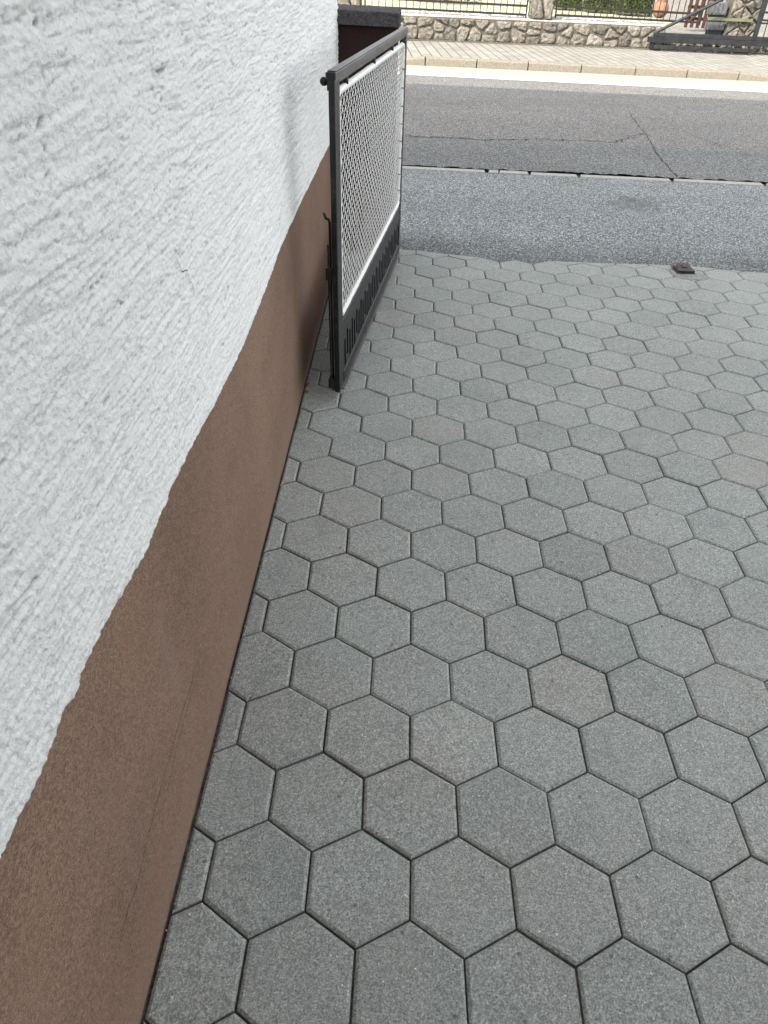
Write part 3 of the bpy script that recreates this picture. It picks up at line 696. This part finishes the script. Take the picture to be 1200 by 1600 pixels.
# white pebbles along the fence foot
g = MB()
for _ in range(900):
    s = random.uniform(-3, 4.55); bk = abs(random.gauss(0, .35)) + .22; r_ = random.uniform(.02, .045)
    vs = []; 
    c0 = wf(s, bk, .50 + r_ * .3); g.ball(c0, r_, 6, 4, tone=random.random())
struct(g.build('white_pebbles', m_simple('white_pebble', (.50, .49, .45), (.70, .69, .65), 8, .9, .2, 0), smooth=True), 'stuff')

# clipped hedges
def leaves(b, n, sampler, size, tone):
    for _ in range(n):
        p, dpt = sampler(); s_ = size * random.uniform(.6, 1.3); a = Vector((random.gauss(0, 1), random.gauss(0, 1), random.gauss(0, 1))).normalized(); q = a.orthogonal().normalized(); t = a.cross(q)
        P = Vector(p); b.add([P - q * s_, P - t * s_ * .5, P + q * s_, P + t * s_ * .5], [(0, 1, 2, 3)], min(1, max(0, random.gauss(tone, .25))))
def hedge(x0, x1, y0, dep, h, label):
    th = thing('clipped_hedge', label, 'hedge', ((x0 + x1) / 2, y0 + dep / 2, .5), 'clipped hedges behind the fence')
    b = MB(); W_ = x1 - x0
    def smp():
        f_ = random.random()
        u, v, z = random.random(), random.random(), random.random(); d = abs(random.gauss(0, .03))
        if f_ < .45: v = d / dep
        elif f_ < .7: z = 1 - d / h
        elif f_ < .83: u = d / W_
        else: u = 1 - d / W_
        w2 = .03 * math.sin(z * 9 + x0 * 5) * (1 if z < .9 else 0); rr = 1 - .12 * max(0, .12 - min(u, 1 - u)) / .12 * (1 if v < .2 else 0)
        return (x0 + W_ * u, y0 + dep * (v if rr == 1 else v + .08) + w2 * .3, .52 + h * z * rr), d
    leaves(b, 9000, smp, .017, .5); b.build('foliage', MLB, th, tone=True)
    b = MB(); b.box(x0 + .06, x1 - .06, y0 + .06, y0 + dep - .06, .56, .5 + h - .05); b.build('inner_twigs', MLD, th)
    xx = x0 + W_ * .5; yy = y0 + dep * .5; b = MB(); b.tube([(xx, yy, .42), (xx + .02, yy, .62)], .025, 6); b.build('stem', MBARK, th)
hedge(2.86, 3.50, 19.3, .7, 1.05, 'clipped box hedge nearest the stone pillar, leftmost of three')
hedge(3.50, 4.13, 18.95, .7, 1.05, 'clipped box hedge in the middle of the three behind the fence')
hedge(4.13, 4.90, 18.55, .8, 1.05, 'broadest clipped box hedge, right of three beside the orange pot')

# dark spreading bush in the left garden
th = thing('garden_bush', 'dark spreading evergreen bush behind the fence left of the stone pillar', 'bush', (.5, 19.6, .5))
b = MB()
def smp2():
    t = random.uniform(0, 6.283); r_ = random.random() ** .4; z = random.random()
    return (.42 + .82 * r_ * math.cos(t) * (1 - .5 * z * z), 19.75 + .75 * r_ * math.sin(t) * (1 - .5 * z * z), .60 + .75 * z + .05 * math.sin(5 * t)), 0
leaves(b, 9000, smp2, .022, .4); b.build('foliage', MLD, th, tone=True)
b = MB(); b.tube([(.42, 19.75, .45), (.44, 19.77, .95)], [.04, .02], 6); b.build('stem', MBARK, th)
# terracotta pot
th = thing('terracotta_pot', 'round orange terracotta pot on the gravel right of the clipped hedges', 'pot', (5.06, 18.62, .5))
b = MB(); prof = [(.06, .50), (.11, .53), (.155, .60), (.165, .68), (.14, .76), (.10, .80), (.115, .815), (.115, .84), (.095, .84), (.09, .78)]
vs = []; n = 24
for r_, z in prof: vs += [(5.06 + r_ * math.cos(2 * math.pi * k / n), 18.62 + r_ * math.sin(2 * math.pi * k / n), z) for k in range(n)]
b.add(vs, [(i * n + k, i * n + (k + 1) % n, (i + 1) * n + (k + 1) % n, (i + 1) * n + k) for i in range(len(prof) - 1) for k in range(n)]); b.build('pot_body', MTER, th, smooth=True)
b = MB(); b.add([(5.06 + .09 * math.cos(2 * math.pi * k / n), 18.62 + .09 * math.sin(2 * math.pi * k / n), .80) for k in range(n)], [tuple(range(n))]); b.build('soil', MJ, th)
# wooden rack further back
th = thing('wooden_rack', 'red brown wooden rack of crossed slats standing in the garden behind the fence', 'rack', (7.0, 21.5, .25))
for k in range(9): b = MB(); b.box(6.50 + .145 * k, 6.57 + .145 * k, 21.4, 21.45, .2, 1.5); b.build('upright', MWOOD, th)
for k in range(5): b = MB(); b.box(6.5, 7.7, 21.455, 21.49, .35 + .24 * k, .42 + .24 * k); b.build('slat', MWOOD, th)
for k in range(2): b = MB(); b.tube([(6.55 + k * 1.1, 21.38, .3), (7.65 - k * 1.1, 21.38, 1.4)], .022, 6); b.build('brace', MWOOD, th)

# ------------------------------------------------------------------ sliding gate across the street
BK = -.17
sf = lambda s, d, h: wf(s, BK + d, h)
sg = thing('sliding_gate', 'black sliding gate with heavy bottom beam and diagonal brace across the street', 'gate', (4.24, WL(4.24, BK), .15))
def sbox(name, x0, x1, d0, d1, h0, h1, fr=sf, mat=MSLD, bev=.005): b = MB(); b.box(x0, x1, d0, d1, h0, h1, fr=fr); return b.build(name, mat, sg, bevel=bev)
sbox('bottom_beam', 4.24, 9.6, -.055, .05, .235, .325)
sbox('beam_cap', 4.34, 9.6, -.03, .05, .3255, .395)
sbox('floor_rail', 4.36, 6.44, -.12, -.04, .135, .195)
for k in range(6): sbox('rail_foot', 4.5 + k * .36, 4.56 + k * .36, -.11, -.05, .098, .1345, mat=MRUST, bev=0)
sbox('roller_plate', 4.30, 4.40, -.02, .045, .12, .2345)
sbox('upright', 6.345, 6.43, -.03, .03, .3955, 1.75)
def bar_between(name, p, q, r_, mat): b = MB(); b.tube([sf(p[0], p[1], p[2]), sf(q[0], q[1], q[2])], r_, 4); b.build(name, mat, sg)
bar_between('diagonal_brace', (4.33, 0, .38), (6.36, 0, 1.365), .028, MSLD)
sbox('rail', 6.4305, 9.6, -.015, .015, 1.70, 1.75); sbox('rail', 6.4305, 9.6, -.012, .012, .60, .63)
pr = None
for i in range(22):
    s = 6.56 + .135 * i
    if pr is None: pr = sbox('bar', s - .007, s + .007, -.007, .007, .396, 1.699, bev=0); s0 = s
    else: c = pr.copy(); C.objects.link(c); c.location = pr.location + Vector((s - s0, .17 * (s - s0), 0))
g = MB()
for _ in range(420):
    s = random.uniform(4.62, 6.9); r_ = random.uniform(.015, .06); g.ball(wf(s, random.uniform(.0, .9), .11 + r_ * .6 + random.uniform(0, .12)), r_, 5, 4, tone=random.random())
struct(g.build('broken_stone', MSTONE, tone=True), 'stuff')
# what stands behind the sliding gate
gp_ = thing('stone_gatepost', 'pale rubble gatepost standing behind the sliding gate, right of the grey cabinet', 'gatepost', (5.95, WL(5.95, .1), .1))
b = MB(); seeds = [(5.95 + (.12 if (k + j) % 2 else .0) + .2 * j, .2 + .17 * k + random.gauss(0, .02)) for k in range(10) for j in range(3)]
rubble(5.86, 6.52, .10, 1.7, seeds, .012, lambda s, d, h: wf(s, .12 + d, h), .035, b); b.build('stone_cladding', MSTONE, gp_, tone=True)
b = MB(); b.box(5.86, 6.52, .13, .55, 0, 1.7, fr=wf); b.build('mortar_core', MMORT, gp_)
cb = thing('control_cabinet', 'grey ribbed gate motor cabinet on a stand behind the sliding gate', 'cabinet', (5.62, WL(5.62, .2), .1))
c2 = lambda s, d, h: wf(s, .16 + d, h)
b = MB(); b.box(5.46, 5.80, 0, .22, .70, .90, fr=c2)
for k in range(4): b.box(5.475 + .085 * k, 5.525 + .085 * k, -.012, -.0005, .72, .885, fr=c2)
b.build('housing', MGREY, cb, bevel=.006)
b = MB(); b.box(5.50, 5.84, .0, .2, .45, .58, fr=c2)
for k in range(3): b.box(5.52 + .11 * k, 5.60 + .11 * k, -.012, -.0005, .47, .565, fr=c2)
b.build('lower_unit', MGREY, cb, bevel=.006)
b = MB(); b.box(5.53, 5.80, .04, .18, .10, .4495, fr=c2); b.box(5.50, 5.78, .03, .19, .5805, .6995, fr=c2); b.build('stand', MSLD, cb)
pk = MB(); pk.box(5.40, 6.33, .03, .05, .615, .665, fr=wf); tag(pk.build('rail_plank', MGRN), 'faded greenish plank running level from the cabinet to the sliding gate upright', 'plank')
